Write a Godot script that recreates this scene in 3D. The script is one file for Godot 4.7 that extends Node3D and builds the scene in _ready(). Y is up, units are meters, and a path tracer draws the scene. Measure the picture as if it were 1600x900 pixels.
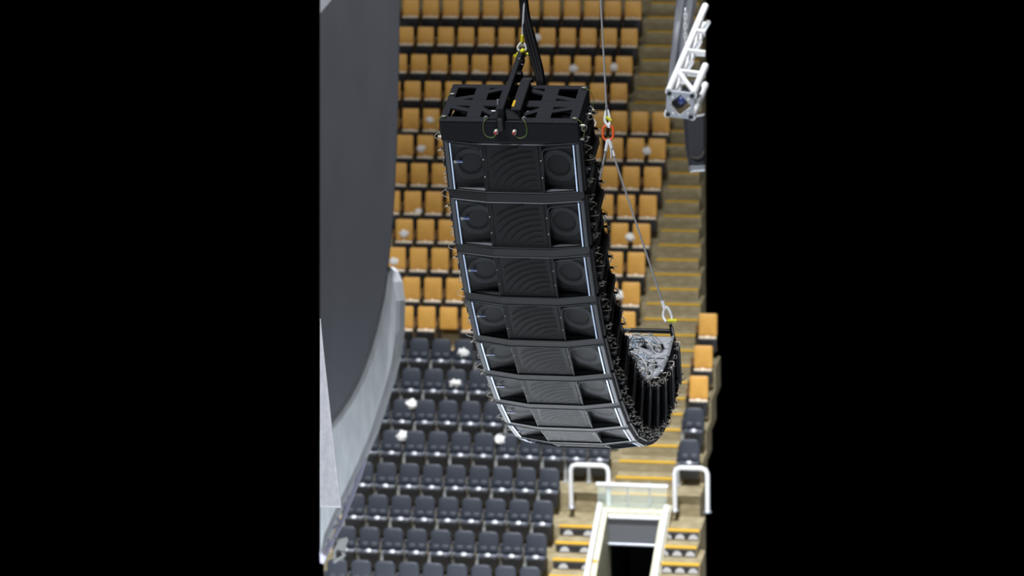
extends Node3D
# Line array of loudspeakers hung in an arena, seen with a long lens against the seating bowl.

const F := 5000.0                       # focal length in pixels of the 1600 x 900 frame
const PITCH := 0.2617994
const ROLL := 0.0270526
const EYE := Vector3(0, 30, 0)
const SEAT_PITCH := 0.5
const ROW_TURN := 0.192
var fw: Vector3
var rt: Vector3
var up: Vector3
var rng := RandomNumberGenerator.new()
var M := {}

# ------------------------------------------------------------------ setting out
func at(x: float, y: float, depth: float) -> Vector3:
	return EYE + (fw + rt * ((x - 800.0) / F) - up * ((y - 450.0) / F)) * depth

func pix(p: Vector3) -> Vector2:
	var v := p - EYE
	return Vector2(800 + F * v.dot(rt) / v.dot(fw), 450 - F * v.dot(up) / v.dot(fw))

func along(p: Vector3, d: Vector3, x: float) -> float:     # how far along a line pixel column x lies
	var q := p - EYE
	var k := x - 800.0
	return (q.dot(rt) * F - k * q.dot(fw)) / (k * d.dot(fw) - F * d.dot(rt))

# ------------------------------------------------------------------ shapes
func mb() -> SurfaceTool:
	var st := SurfaceTool.new()
	st.begin(Mesh.PRIMITIVE_TRIANGLES)
	return st

func tri(st: SurfaceTool, a: Vector3, b: Vector3, c: Vector3) -> void:   # a, b, c counter-clockwise seen from outside
	st.add_vertex(a); st.add_vertex(c); st.add_vertex(b)

func quad(st: SurfaceTool, a: Vector3, b: Vector3, c: Vector3, d: Vector3) -> void:
	tri(st, a, b, c); tri(st, a, c, d)

func face(st: SurfaceTool, pts: Array, mid: Vector3) -> void:             # a convex face, turned away from mid
	var n: Vector3 = (pts[1] - pts[0]).cross(pts[2] - pts[0])
	if n.dot(pts[0] - mid) < 0:
		pts = pts.duplicate(); pts.reverse()
	for i in range(1, pts.size() - 1):
		tri(st, pts[0], pts[i], pts[i + 1])

func box(st: SurfaceTool, mid: Vector3, size: Vector3, bevel := 0.0, turn := Basis()) -> void:
	st.set_smooth_group(-1)
	var h := size / 2.0
	var b: float = min(bevel, min(h.x, min(h.y, h.z)) * 0.9)
	var o := Vector3.ZERO
	for ax in 3:
		for s in [-1.0, 1.0]:
			var p := []
			for c in [[-1, -1], [1, -1], [1, 1], [-1, 1]]:
				var v := Vector3.ZERO
				v[ax] = s * h[ax]
				v[(ax + 1) % 3] = c[0] * (h[(ax + 1) % 3] - b)
				v[(ax + 2) % 3] = c[1] * (h[(ax + 2) % 3] - b)
				p.append(mid + turn * v)
			face(st, p, mid)
	if b <= 0.0:
		return
	for ax in 3:
		var u := (ax + 1) % 3
		var w := (ax + 2) % 3
		for s in [-1.0, 1.0]:
			for q in [-1.0, 1.0]:
				var p := []
				for e in [[-1.0, 0], [1.0, 0], [1.0, 1], [-1.0, 1]]:
					var v := Vector3.ZERO
					v[ax] = e[0] * (h[ax] - b)
					v[u] = s * (h[u] - (b if e[1] == 1 else 0.0))
					v[w] = q * (h[w] - (0.0 if e[1] == 1 else b))
					p.append(mid + turn * v)
				face(st, p, mid)
	for sx in [-1.0, 1.0]:
		for sy in [-1.0, 1.0]:
			for sz in [-1.0, 1.0]:
				var s := Vector3(sx, sy, sz)
				face(st, [mid + turn * (s * Vector3(h.x, h.y - b, h.z - b)), mid + turn * (s * Vector3(h.x - b, h.y, h.z - b)), mid + turn * (s * Vector3(h.x - b, h.y - b, h.z))], mid)

func aim(d: Vector3) -> Basis:                                            # a basis whose y runs along d
	var y := d.normalized()
	var x := y.cross(Vector3(0.31, 0.17, 0.93)).normalized()
	return Basis(x, y, x.cross(y))

func bar(st: SurfaceTool, a: Vector3, b: Vector3, w: float, t: float, side := Vector3.UP, bevel := 0.0) -> void:
	var y := (b - a).normalized()
	var x := y.cross(side).normalized()
	box(st, (a + b) / 2.0, Vector3(w, a.distance_to(b), t), bevel, Basis(x, y, x.cross(y)))

func tube(st: SurfaceTool, pts: Array, r: float, n := 6, closed := false) -> void:
	st.set_smooth_group(0)
	var m := pts.size()
	var rings := []
	var x := Vector3.ZERO
	for i in m:
		var prev: Vector3 = pts[(i - 1 + m) % m] if closed or i > 0 else pts[i]
		var next: Vector3 = pts[(i + 1) % m] if closed or i < m - 1 else pts[i]
		var y := (next - prev).normalized()
		if i == 0:
			x = aim(y).x
		x = (x - y * x.dot(y)).normalized()
		var z := x.cross(y)
		var ring := []
		for k in n:
			var a := TAU * k / n
			ring.append(pts[i] + (x * cos(a) + z * sin(a)) * r)
		rings.append(ring)
	var last := m if closed else m - 1
	for i in last:
		var p: Array = rings[i]
		var q: Array = rings[(i + 1) % m]
		for k in n:
			var j := (k + 1) % n
			quad(st, p[j], p[k], q[k], q[j])
	if not closed:
		st.set_smooth_group(-1)
		for k in range(1, n - 1):
			tri(st, rings[0][0], rings[0][k], rings[0][k + 1])
			tri(st, rings[m - 1][0], rings[m - 1][k + 1], rings[m - 1][k])

func curve(pts: Array, n := 5) -> Array:                                  # Catmull-Rom through the points
	var out := []
	for i in pts.size() - 1:
		var a: Vector3 = pts[max(i - 1, 0)]
		var b: Vector3 = pts[i]
		var c: Vector3 = pts[i + 1]
		var d: Vector3 = pts[min(i + 2, pts.size() - 1)]
		for k in n:
			out.append(b.cubic_interpolate(c, a, d, float(k) / n))
	out.append(pts[-1])
	return out

func ring(st: SurfaceTool, mid: Vector3, turn: Basis, rx: float, ry: float, r: float, n := 14, k := 6) -> void:
	var p := []
	for i in n:
		var a := TAU * i / n
		p.append(mid + turn * Vector3(rx * cos(a), ry * sin(a), 0))
	tube(st, p, r, k, true)

func rod(st: SurfaceTool, a: Vector3, b: Vector3, r: float, n := 8) -> void:
	tube(st, [a, b], r, n)

func lathe(st: SurfaceTool, prof: Array, mid: Vector3, turn := Basis(), n := 16, sx := 1.0) -> void:   # prof: Vector2(radius, height) from bottom to top
	st.set_smooth_group(0)
	for i in prof.size() - 1:
		for k in n:
			var a := TAU * k / n
			var b := TAU * (k + 1) / n
			var p: Vector2 = prof[i]
			var q: Vector2 = prof[i + 1]
			quad(st, mid + turn * Vector3(p.x * cos(b) * sx, p.y, p.x * sin(b)), mid + turn * Vector3(p.x * cos(a) * sx, p.y, p.x * sin(a)), mid + turn * Vector3(q.x * cos(a) * sx, q.y, q.x * sin(a)), mid + turn * Vector3(q.x * cos(b) * sx, q.y, q.x * sin(b)))

func prism(st: SurfaceTool, poly: PackedVector2Array, z0: float, z1: float, tf := Transform3D(), round_edge := 0.0) -> void:   # outline in x, y pushed from z0 up to z1
	st.set_smooth_group(-1)
	if not Geometry2D.is_polygon_clockwise(poly):
		pass
	else:
		poly.reverse()
	var top := poly
	var zt := z1
	if round_edge > 0.0:
		var inset := Geometry2D.offset_polygon(poly, -round_edge)
		if inset.size() == 1 and inset[0].size() == poly.size():
			top = inset[0]
			if Geometry2D.is_polygon_clockwise(top):
				top.reverse()
			var best := 0
			for i in top.size():
				if top[i].distance_to(poly[0]) < top[best].distance_to(poly[0]):
					best = i
			var t2 := PackedVector2Array()
			for i in top.size():
				t2.append(top[(i + best) % top.size()])
			top = t2
			zt = z1 - round_edge
	for cap in [[poly, z0, false], [top, z1, true]]:
		var idx := Geometry2D.triangulate_polygon(cap[0])
		for i in range(0, idx.size(), 3):
			var v := []
			for k in 3:
				v.append(tf * Vector3(cap[0][idx[i + k]].x, cap[0][idx[i + k]].y, cap[1]))
			var n: Vector3 = tf.basis.inverse() * (v[1] - v[0]).cross(v[2] - v[0])
			if (n.z > 0) == cap[2]:
				tri(st, v[0], v[1], v[2])
			else:
				tri(st, v[0], v[2], v[1])
	var m := poly.size()
	for i in m:
		var a := poly[i]
		var b := poly[(i + 1) % m]
		quad(st, tf * Vector3(a.x, a.y, z0), tf * Vector3(b.x, b.y, z0), tf * Vector3(b.x, b.y, zt), tf * Vector3(a.x, a.y, zt))
		if zt < z1:
			var c := top[i]
			var d := top[(i + 1) % m]
			quad(st, tf * Vector3(a.x, a.y, zt), tf * Vector3(b.x, b.y, zt), tf * Vector3(d.x, d.y, z1), tf * Vector3(c.x, c.y, z1))

func rounded(w: float, h: float, r: float, n := 4, r2 := -1.0) -> PackedVector2Array:   # r for the top corners, r2 for the lower ones
	var p := PackedVector2Array()
	if r2 < 0: r2 = r
	for c in [[1, 1, 0.0, r], [-1, 1, PI / 2, r], [-1, -1, PI, r2], [1, -1, -PI / 2, r2]]:
		for i in n + 1:
			var a: float = c[2] + PI / 2 * i / n
			p.append(Vector2(c[0] * (w / 2 - c[3]), c[1] * (h / 2 - c[3])) + Vector2(cos(a), sin(a)) * c[3])
	return p

func pad(st: SurfaceTool, w: float, h: float, t: float, r: float, bulge: float, tf: Transform3D, r2 := -1.0) -> void:   # a cushion, its back on z = 0
	st.set_smooth_group(0)
	var o := rounded(w, h, r, 4, r2)
	var rings := [[0.93, 0.0], [1.0, t * 0.18], [1.0, t * 0.72], [0.965, t * 0.93], [0.88, t], [0.5, t + bulge]]
	var m := o.size()
	var loops := []
	for q in rings:
		var l := []
		for v in o:
			var e: float = min(w, h) * (1.0 - q[0]) * 0.5
			l.append(tf * Vector3(v.x * (1.0 - 2.0 * e / w), v.y * (1.0 - 2.0 * e / h), q[1]))
		loops.append(l)
	for i in loops.size() - 1:
		for k in m:
			var j := (k + 1) % m
			quad(st, loops[i][k], loops[i][j], loops[i + 1][j], loops[i + 1][k])
	var c0 := tf * Vector3(0, 0, 0)
	var c1 := tf * Vector3(0, 0, t + bulge * 1.1)
	for k in m:
		var j := (k + 1) % m
		tri(st, loops[0][j], loops[0][k], c0)
		tri(st, loops[-1][k], loops[-1][j], c1)

# ------------------------------------------------------------------ objects
func obj(called: String, st: SurfaceTool, m: Material, parent: Node = self) -> MeshInstance3D:
	st.generate_normals()
	var o := MeshInstance3D.new()
	o.name = called
	o.mesh = st.commit()
	o.material_override = m
	parent.add_child(o, true)
	return o

func share(called: String, mesh: Mesh, m: Material, parent: Node, tf: Transform3D) -> MeshInstance3D:
	var o := MeshInstance3D.new()
	o.name = called
	o.mesh = mesh
	o.material_override = m
	o.transform = tf
	parent.add_child(o, true)
	return o

func made(st: SurfaceTool) -> Mesh:
	st.generate_normals()
	return st.commit()

var taken := {}
func numbered(called: String) -> String:
	taken[called] = taken.get(called, -1) + 1
	return called if taken[called] == 0 else "%s_%03d" % [called, taken[called]]

func tag(o: Node, label: String, category: String, group := "") -> Node:
	o.set_meta("label", label)
	o.set_meta("category", category)
	if group: o.set_meta("group", group)
	return o

func thing(called: String, label: String, category: String, tf := Transform3D(), group := "") -> Node3D:
	var o := Node3D.new()
	o.name = numbered(called)
	o.transform = tf
	add_child(o)
	tag(o, label, category, group)
	return o

func struct(called: String, label: String) -> Node3D:
	var o := Node3D.new()
	o.name = called
	add_child(o)
	o.set_meta("kind", "structure")
	o.set_meta("label", label)
	return o

func mat(hex: String, rough: float, metal := 0.0, spec := 0.5) -> StandardMaterial3D:
	var m := StandardMaterial3D.new()
	m.albedo_color = Color(hex)
	m.roughness = rough
	m.metallic = metal
	m.metallic_specular = spec
	return m

func noise_tex(freq: float, lo: String, hi: String, seed_: int, octaves := 4, size := 256) -> NoiseTexture2D:
	var n := FastNoiseLite.new()
	n.seed = seed_
	n.frequency = freq
	n.fractal_octaves = octaves
	var t := NoiseTexture2D.new()
	t.width = size; t.height = size
	t.seamless = true
	t.noise = n
	var g := Gradient.new()
	g.set_color(0, Color(lo)); g.set_color(1, Color(hi))
	t.color_ramp = g
	return t

func mottled(hex: String, rough: float, lo: String, hi: String, scale: Vector3, seed_: int, freq := 0.02) -> StandardMaterial3D:
	var m := mat(hex, rough)
	m.albedo_texture = noise_tex(freq, lo, hi, seed_)
	m.uv1_triplanar = true
	m.uv1_world_triplanar = true
	m.uv1_scale = scale
	return m

func materials() -> void:
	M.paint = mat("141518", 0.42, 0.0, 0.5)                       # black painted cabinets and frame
	M.paint_frame = mat("303135", 0.7, 0.0, 0.12)
	for m in [M.paint]:
		m.rim_enabled = true; m.rim = 0.2; m.rim_tint = 0.0
	M.rig = mat("17171a", 0.35, 0.0, 0.4)
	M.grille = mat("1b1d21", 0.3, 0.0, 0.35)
	M.grille.rim_enabled = true; M.grille.rim = 0.5; M.grille.rim_tint = 0.0
	M.inside = mat("1e2023", 0.5)
	M.trim_glint = mat("7d8187", 0.35)  # highlight along front edges and pocket rims put into the colour
	M.ledge_lit = mat("9a9da2", 0.5)  # grille tone made paler, standing in for light falling on the lower ledge
	M.horn = mat("191a1d", 0.45, 0.0, 0.4)
	M.cone = mat("1c1c1e", 0.7)
	M.surround = mat("6a6c70", 0.5)
	M.strip = mat("cfe0f9", 0.22, 0.75)
	M.edge = mat("4a4d52", 0.3, 0.3)
	M.amp = mat("b4b7bd", 0.4)
	M.rail_dark = mat("2e2e32", 0.4)
	M.rail_glint = mat("86868a", 0.35)  # edge highlights of the side rails painted as a paler tone
	M.chrome = mat("dcd5c8", 0.3, 0.5)
	M.zinc = mat("b9bdc2", 0.35, 0.7)
	M.green = mat("6f8a3a", 0.5)
	M.red = mat("a8322f", 0.4)
	M.blue = mat("2c3a80", 0.4)
	M.tagwhite = mat("c9cdb8", 0.5)
	M.cable = mat("101012", 0.65, 0.0, 0.25)
	M.cable_grey = mat("8f949a", 0.4)
	M.cable_white = mat("d6d9dc", 0.4)
	M.cable_blue = mat("7aa6c9", 0.4)
	M.rope = mat("d2d5d9", 0.4, 0.1)
	M.rope.albedo_texture = noise_tex(0.2, "8a8a8a", "ffffff", 3, 2, 64)
	M.rope.uv1_triplanar = true
	M.rope.uv1_scale = Vector3(60, 60, 60)
	M.yellow_pin = mat("e4e02a", 0.4)
	M.orange_ring = mat("f0602e", 0.4)
	M.white_steel = mat("eeeff0", 0.35)
	M.alu = mat("a9adb4", 0.35, 0.4)
	M.orange_vinyl = mottled("e3ac54", 0.42, "eeece8", "ffffff", Vector3(2.1, 2.1, 2.1), 11)
	M.orange_edge_glint = mat("f4e2c6", 0.2)  # paler than the vinyl: the lamp highlight on the rolled edge is painted in
	M.slate = mottled("3b4049", 0.45, "e4e4e8", "ffffff", Vector3(2.3, 2.3, 2.3), 12)
	M.slate_edge_glint = mat("555b66", 0.28)  # lighter than the slate: highlight along the pan edge painted into the colour
	M.shell = mat("232427", 0.5)
	M.post_grey = mat("a2a4a4", 0.5)
	M.arm_shade_brown = mat("7a5632", 0.5)  # brown carries the shade and orange bounce between the seats
	M.arm_slate = mat("3a3e46", 0.5)
	M.cup = mat("a9adb3", 0.3)
	M.post_dark = mat("3a332c", 0.5)
	M.glint_cover_white = mat("d8dbe2", 0.2, 0.3)  # painted glints on the black seat edges; also the white step light covers
	M.beige = mat("c9a87a", 0.6)
	M.concrete = mottled("a99e7f", 0.85, "ccc6ba", "ffffff", Vector3(0.9, 2.6, 0.9), 21, 0.012)
	M.nosing = mat("d2a62a", 0.55)
	M.cream = mottled("dcdac6", 0.6, "e4e0d4", "ffffff", Vector3(1.2, 1.2, 1.2), 22)
	M.rail = mat("e6e8ea", 0.3)
	M.header = mat("66686c", 0.5)
	M.dark = mat("0c0c10", 0.7)
	M.riser_dark = mat("2b2c30", 0.6)
	M.glass = mat("c9e8d8", 0.05)
	M.glass.transparency = BaseMaterial3D.TRANSPARENCY_ALPHA
	M.glass.albedo_color.a = 0.13
	M.screen = mottled("35373d", 0.75, "e6e6e8", "ffffff", Vector3(0.5, 0.12, 0.5), 31)
	M.skirt = mottled("9a9ea1", 0.7, "d6d8da", "ffffff", Vector3(1.6, 0.25, 1.6), 32)
	M.trim_grey = mat("8b8d92", 0.6)
	M.lilac = mat("c6c5dc", 0.45)
	M.banner = mottled("f1f2f6", 0.8, "dcdde4", "ffffff", Vector3(3, 3, 3), 33, 0.03)
	M.drape = mottled("a7a9ae", 0.8, "c8c8cc", "ffffff", Vector3(1.5, 0.4, 1.5), 34)
	M.towel = mat("f4f3f0", 0.9)
	M.bag = mat("2c2e35", 0.6)
	M.floor = mottled("f2f4f6", 0.6, "d8d8d8", "ffffff", Vector3(0.05, 0.05, 0.05), 41)
	M.claw = mat("757776", 0.6)

# ------------------------------------------------------------------ light
func lamp(pos: Vector3, target: Vector3, size: float, energy: float, color: Color) -> void:
	var l := AreaLight3D.new()
	l.name = "arena_light"
	l.area_size = Vector2(size, size)
	l.area_normalize_energy = false
	l.light_energy = energy
	l.light_color = color
	l.area_range = 200.0
	l.shadow_enabled = true
	add_child(l, true)
	l.look_at_from_position(pos, target, Vector3(0.1, 0, 1))

func spot(pos: Vector3, target: Vector3, angle: float, energy: float, color: Color) -> void:
	var l := SpotLight3D.new()
	l.name = "added_floor_spot"  # added spot without a fitting, there to brighten floor and lower rows
	l.spot_range = 200.0
	l.spot_angle = angle
	l.spot_attenuation = 2.0
	l.spot_angle_attenuation = 1.0
	l.light_energy = energy
	l.light_color = color
	l.light_size = 0.4
	l.shadow_enabled = true
	add_child(l, true)
	l.look_at_from_position(pos, target, Vector3.UP)

func _ready() -> void:
	rng.seed = 7
	# ---- camera
	fw = Vector3(0, -sin(PITCH), -cos(PITCH))
	var u0 := Vector3.RIGHT.cross(fw)
	rt = cos(ROLL) * Vector3.RIGHT - sin(ROLL) * u0
	up = cos(ROLL) * u0 + sin(ROLL) * Vector3.RIGHT
	var cam := Camera3D.new()
	cam.name = "camera"
	var lens := CameraAttributesPhysical.new()
	lens.frustum_focal_length = 24.0 * F / 900.0
	lens.frustum_focus_distance = 16.3
	lens.frustum_near = 0.5
	lens.frustum_far = 300.0
	lens.exposure_aperture = 5.7
	cam.attributes = lens
	cam.fov = rad_to_deg(2.0 * atan(450.0 / F))
	cam.near = 0.5
	cam.far = 300.0
	cam.transform = Transform3D(Basis(rt, up, -fw), EYE)
	add_child(cam)
	cam.current = true
	# ---- surroundings: a dark hall
	var env := Environment.new()
	env.background_mode = Environment.BG_COLOR
	env.background_color = Color.BLACK
	env.tonemap_mode = Environment.TONE_MAPPER_LINEAR
	env.tonemap_exposure = 1.0
	env.sdfgi_enabled = true
	env.ssao_enabled = true
	env.ssil_enabled = true
	var we := WorldEnvironment.new()
	we.name = "hall"
	we.environment = env
	add_child(we)
	# ---- lights under the arena roof, with spots added to brighten floor and lower rows
	lamp(Vector3(-24, 60, -34), Vector3(-4, 14, -62), 12.0, 1.25, Color(1.0, 0.97, 0.92))
	lamp(Vector3(24, 60, -34), Vector3(4, 14, -62), 12.0, 1.25, Color(1.0, 0.97, 0.92))
	lamp(Vector3(-12, 62, -1), Vector3(-2, 20, -24), 10.0, 19.0, Color(0.97, 0.98, 1.0))
	spot(Vector3(0, 50, -45), Vector3(0, 0, -46), 38.0, 5200.0, Color(0.97, 0.98, 1.0))
	spot(Vector3(0, 52, 10), Vector3(0, 0, 4), 31.0, 4000.0, Color(0.92, 0.96, 1.0))
	spot(Vector3(-18, 40, -24), Vector3(2, 0, -32), 23.0, 5200.0, Color(0.94, 0.97, 1.0))
	materials()
	setting()
	array()
	seats()
	vomitory()
	scoreboard()
	rigging()

# ------------------------------------------------------------------ rows of the stand
const NROWS := 20
var row_p := []                                   # a point on each row's line, at tread level under the seat backs
var row_d: Vector3
var row_n: Vector3
const TOPS := [-0.6, 42.5, 85.5, 127.5, 170.5, 212, 256, 300, 344, 388.5, 435, 480.5, 530, 577, 626, 675, 726.5, 777, 828.5, 881]
const ENDS := [1006, 1000, 992, 984, 1050, 1044, 1037, 1030, 1020, 1012, 1004, 997, 989, 980, 970, 957, 878, 868, 858, 848]

func rows() -> void:
	row_d = Vector3(cos(ROW_TURN), 0, sin(ROW_TURN))
	row_n = Vector3(-sin(ROW_TURN), 0, cos(ROW_TURN))
	for k in NROWS:
		row_p.append(at(700, TOPS[k], 78.2 - 0.55 * k - 0.008 * k * k) - Vector3(0, 1.0, 0))
	for k in [-2, -1]:                             # two bare steps above the frame: row_p[-2] and row_p[-1]
		row_p.append(at(700, TOPS[0] + 43.2 * k, 78.2 - 0.5 * k) - Vector3(0, 1.0, 0))

func row_at(k: int, x: float) -> Vector3:         # the point of row k under pixel column x
	return row_p[k] + row_d * along(row_p[k] + Vector3(0, 0.7, 0), row_d, x)

func setting() -> void:
	rows()
	var fl := mb()
	box(fl, Vector3(0, -0.15, -25.5), Vector3(90, 0.3, 107))
	var f := obj("floor", fl, M.floor)
	f.set_meta("kind", "structure")
	var terrace := struct("floor_terrace", "stepped concrete seating terrace with an aisle of yellow-edged steps")
	var B := Basis(row_d, Vector3.UP, row_n)
	for k in range(-2, NROWS):
		var p: Vector3 = row_p[k]
		var tback := -0.15
		var depth := 0.95
		if k + 1 < NROWS:
			depth = (row_p[k + 1] - p).dot(row_n)
		var depth_ := depth
		var left: float = along(p, row_d, 596.0 if k < 11 else max(502.0, 596.0 - 17.0 * (k - 11)))
		if k >= 14: left = along(p + row_n * depth_ - Vector3(0, 0.3, 0), row_d, max(503.0, 596.0 - 17.0 * (k - 11)))
		var right: float = along(p, row_d, 1101.0)
		if k >= 11 and k <= 15:
			right = max(right, along(p, row_d, 1089.0 - 7.3 * (k - 11)) + 0.5)
		var drop: float = p.y - (row_p[k + 1].y if k + 1 < NROWS else p.y - 0.5)
		var aisle0: float = along(p, row_d, ENDS[k] if k >= 0 else 1006 - 7 * k) + 0.06
		var aisle1 := right
		if k >= 11: aisle1 = along(p, row_d, 1089.0 - 7.3 * (k - 11)) - 0.05
		var cuts := [[left, right]]
		if k >= 16:
			cuts = [[left, along(p, row_d, 944.0)], [along(p, row_d, 1040.0), right]]
		for c in cuts:
			var st := mb()
			box(st, p + row_d * ((c[0] + c[1]) / 2) + row_n * (tback + depth / 2) + Vector3(0, -0.35, 0), Vector3(c[1] - c[0], 0.7, depth), 0.012, B)
			var slab := obj("row_slab", st, M.concrete, terrace)
			var n0: float = max(c[0], aisle0)
			var n1: float = min(c[1], aisle1 if k < 16 else right)
			if k == 15: n1 = min(n1, along(p, row_d, 1052.0))
			if n1 > n0:
				var ns := mb()
				box(ns, p + row_d * ((n0 + n1) / 2) + row_n * (tback + depth - 0.05) + Vector3(0, 0.0, 0), Vector3(n1 - n0 - 0.02, 0.03, 0.12), 0.006, B)
				obj("yellow_nosing", ns, M.nosing, slab)
				if k + 1 < NROWS:                      # the half step below it
					var half := depth_of(k + 1) * 0.5
					var hs := mb()
					box(hs, p + row_d * ((n0 + n1) / 2) + row_n * (tback + depth + half / 2) + Vector3(0, -drop + drop * 0.25, 0), Vector3(n1 - n0, drop * 0.5, half), 0.012, B)
					var step := obj("half_step", hs, M.concrete, terrace)
					var hn := mb()
					box(hn, p + row_d * ((n0 + n1) / 2) + row_n * (tback + depth + half - 0.05) + Vector3(0, -drop * 0.5, 0), Vector3(n1 - n0 - 0.02, 0.03, 0.12), 0.006, B)
					obj("yellow_nosing", hn, M.nosing, step)
					if k >= 16:                           # risers beside the tunnel: dark strip with white half-round lights
						for lev in [[0.0, 0.0], [half, -drop * 0.5]]:
							var base: Vector3 = p + row_n * (tback + depth + lev[0]) + Vector3(0, lev[1] - drop * 0.27, 0)
							var rs := mb()
							box(rs, base + row_d * ((n0 + n1) / 2) + row_n * 0.006, Vector3(n1 - n0 - 0.06, drop * 0.34, 0.012), 0.0, B)
							obj("riser_strip", rs, M.riser_dark, step if lev[0] > 0 else slab)
							var count := 2 if c[0] == left else 3
							for q in count:
								var s: float = n0 + (n1 - n0) * (q + 0.5) / count
								var ls := mb()
								var poly := PackedVector2Array()
								for a in 9:
									poly.append(Vector2(cos(PI * a / 8) * 0.1, sin(PI * a / 8) * 0.1))
								prism(ls, poly, 0.0, 0.03, Transform3D(B, base + row_d * s + row_n * 0.012 - Vector3(0, drop * 0.15, 0)))
								obj("step_light_cover", ls, M.glint_cover_white, step if lev[0] > 0 else slab)

func depth_of(k: int) -> float:
	return (row_p[k + 1] - row_p[k]).dot(row_n) if k + 1 < NROWS else 0.95

# ------------------------------------------------------------------ seats
func make_seat(orange: bool, cup: bool, edge_y: float) -> Node3D:
	var o := Node3D.new()
	var vin: Material = M.orange_vinyl if orange else M.slate
	var lean := Basis(Vector3.RIGHT, -0.14)
	var b := mb()
	pad(b, 0.4 if orange else 0.425, 0.5, 0.07, 0.04 if orange else 0.11, 0.012, Transform3D(lean, Vector3(0, 0.755, 0.0)), 0.04)
	obj("backrest", b, vin, o)
	if not orange:
		for s in [-1, 1]:
			var l := mb()
			pad(l, 0.17, 0.13, 0.03, 0.05, 0.012, Transform3D(lean, Vector3(s * 0.095, 0.645, 0.085)))
			obj("lumbar_pad", l, vin, o)
	var sh := mb()
	pad(sh, 0.39, 0.48, 0.03, 0.08, 0.0, Transform3D(lean * Basis(Vector3.UP, PI), Vector3(0, 0.75, -0.004)), 0.04)
	obj("back_shell", sh, M.shell, o)
	var tip := Basis(Vector3.RIGHT, 0.16)
	var pn := mb()
	pad(pn, 0.4, 0.36, 0.05, 0.03, 0.015, Transform3D(tip, Vector3(0, edge_y - 0.19, 0.135)), 0.12)
	obj("seat_pan", pn, M.shell, o)
	var cu := mb()
	pad(cu, 0.39, 0.34, 0.06, 0.05, 0.01, Transform3D(tip * Basis(Vector3.UP, PI), Vector3(0, edge_y - 0.175, 0.135)))
	obj("seat_cushion", cu, vin, o)
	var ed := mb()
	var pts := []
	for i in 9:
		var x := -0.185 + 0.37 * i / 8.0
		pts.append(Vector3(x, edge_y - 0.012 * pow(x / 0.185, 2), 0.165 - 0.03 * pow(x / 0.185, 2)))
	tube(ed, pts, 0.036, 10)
	obj("seat_edge", ed, M.orange_edge_glint if orange else M.slate_edge_glint, o)
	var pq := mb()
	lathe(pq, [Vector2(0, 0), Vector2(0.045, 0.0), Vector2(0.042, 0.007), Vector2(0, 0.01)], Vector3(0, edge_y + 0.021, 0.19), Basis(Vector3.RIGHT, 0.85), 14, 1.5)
	obj("seat_glint", pq, M.orange_edge_glint if orange else M.glint_cover_white, o)  # pale oval added as a painted highlight on the pan edge
	var po := mb()
	box(po, Vector3(-0.25, 0.26, 0.06), Vector3(0.07, 0.52, 0.09), 0.01)
	box(po, Vector3(-0.25, 0.015, 0.08), Vector3(0.1, 0.03, 0.16), 0.006)
	obj("armrest_post", po, M.post_dark if orange else M.post_grey, o)
	var ar := mb()
	box(ar, Vector3(-0.25, 0.62, 0.09), Vector3(0.05, 0.035, 0.22), 0.012)
	box(ar, Vector3(-0.25, 0.6, 0.0), Vector3(0.06, 0.3, 0.05), 0.008)
	obj("armrest", ar, M.arm_shade_brown if orange else M.arm_slate, o)
	if cup:
		var cp := mb()
		lathe(cp, [Vector2(0.035, 0), Vector2(0.05, 0.07), Vector2(0.058, 0.076), Vector2(0.045, 0.066), Vector2(0, 0.062)], Vector3(-0.25, 0.5, 0.17), Basis(), 12)
		obj("cup_holder", cp, M.cup, o)
	return o

func ordinal(n: int) -> String:
	return ["first", "second", "third", "fourth", "fifth", "sixth", "seventh", "eighth", "ninth", "tenth", "eleventh", "twelfth", "thirteenth", "fourteenth", "fifteenth"][n - 1]

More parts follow.
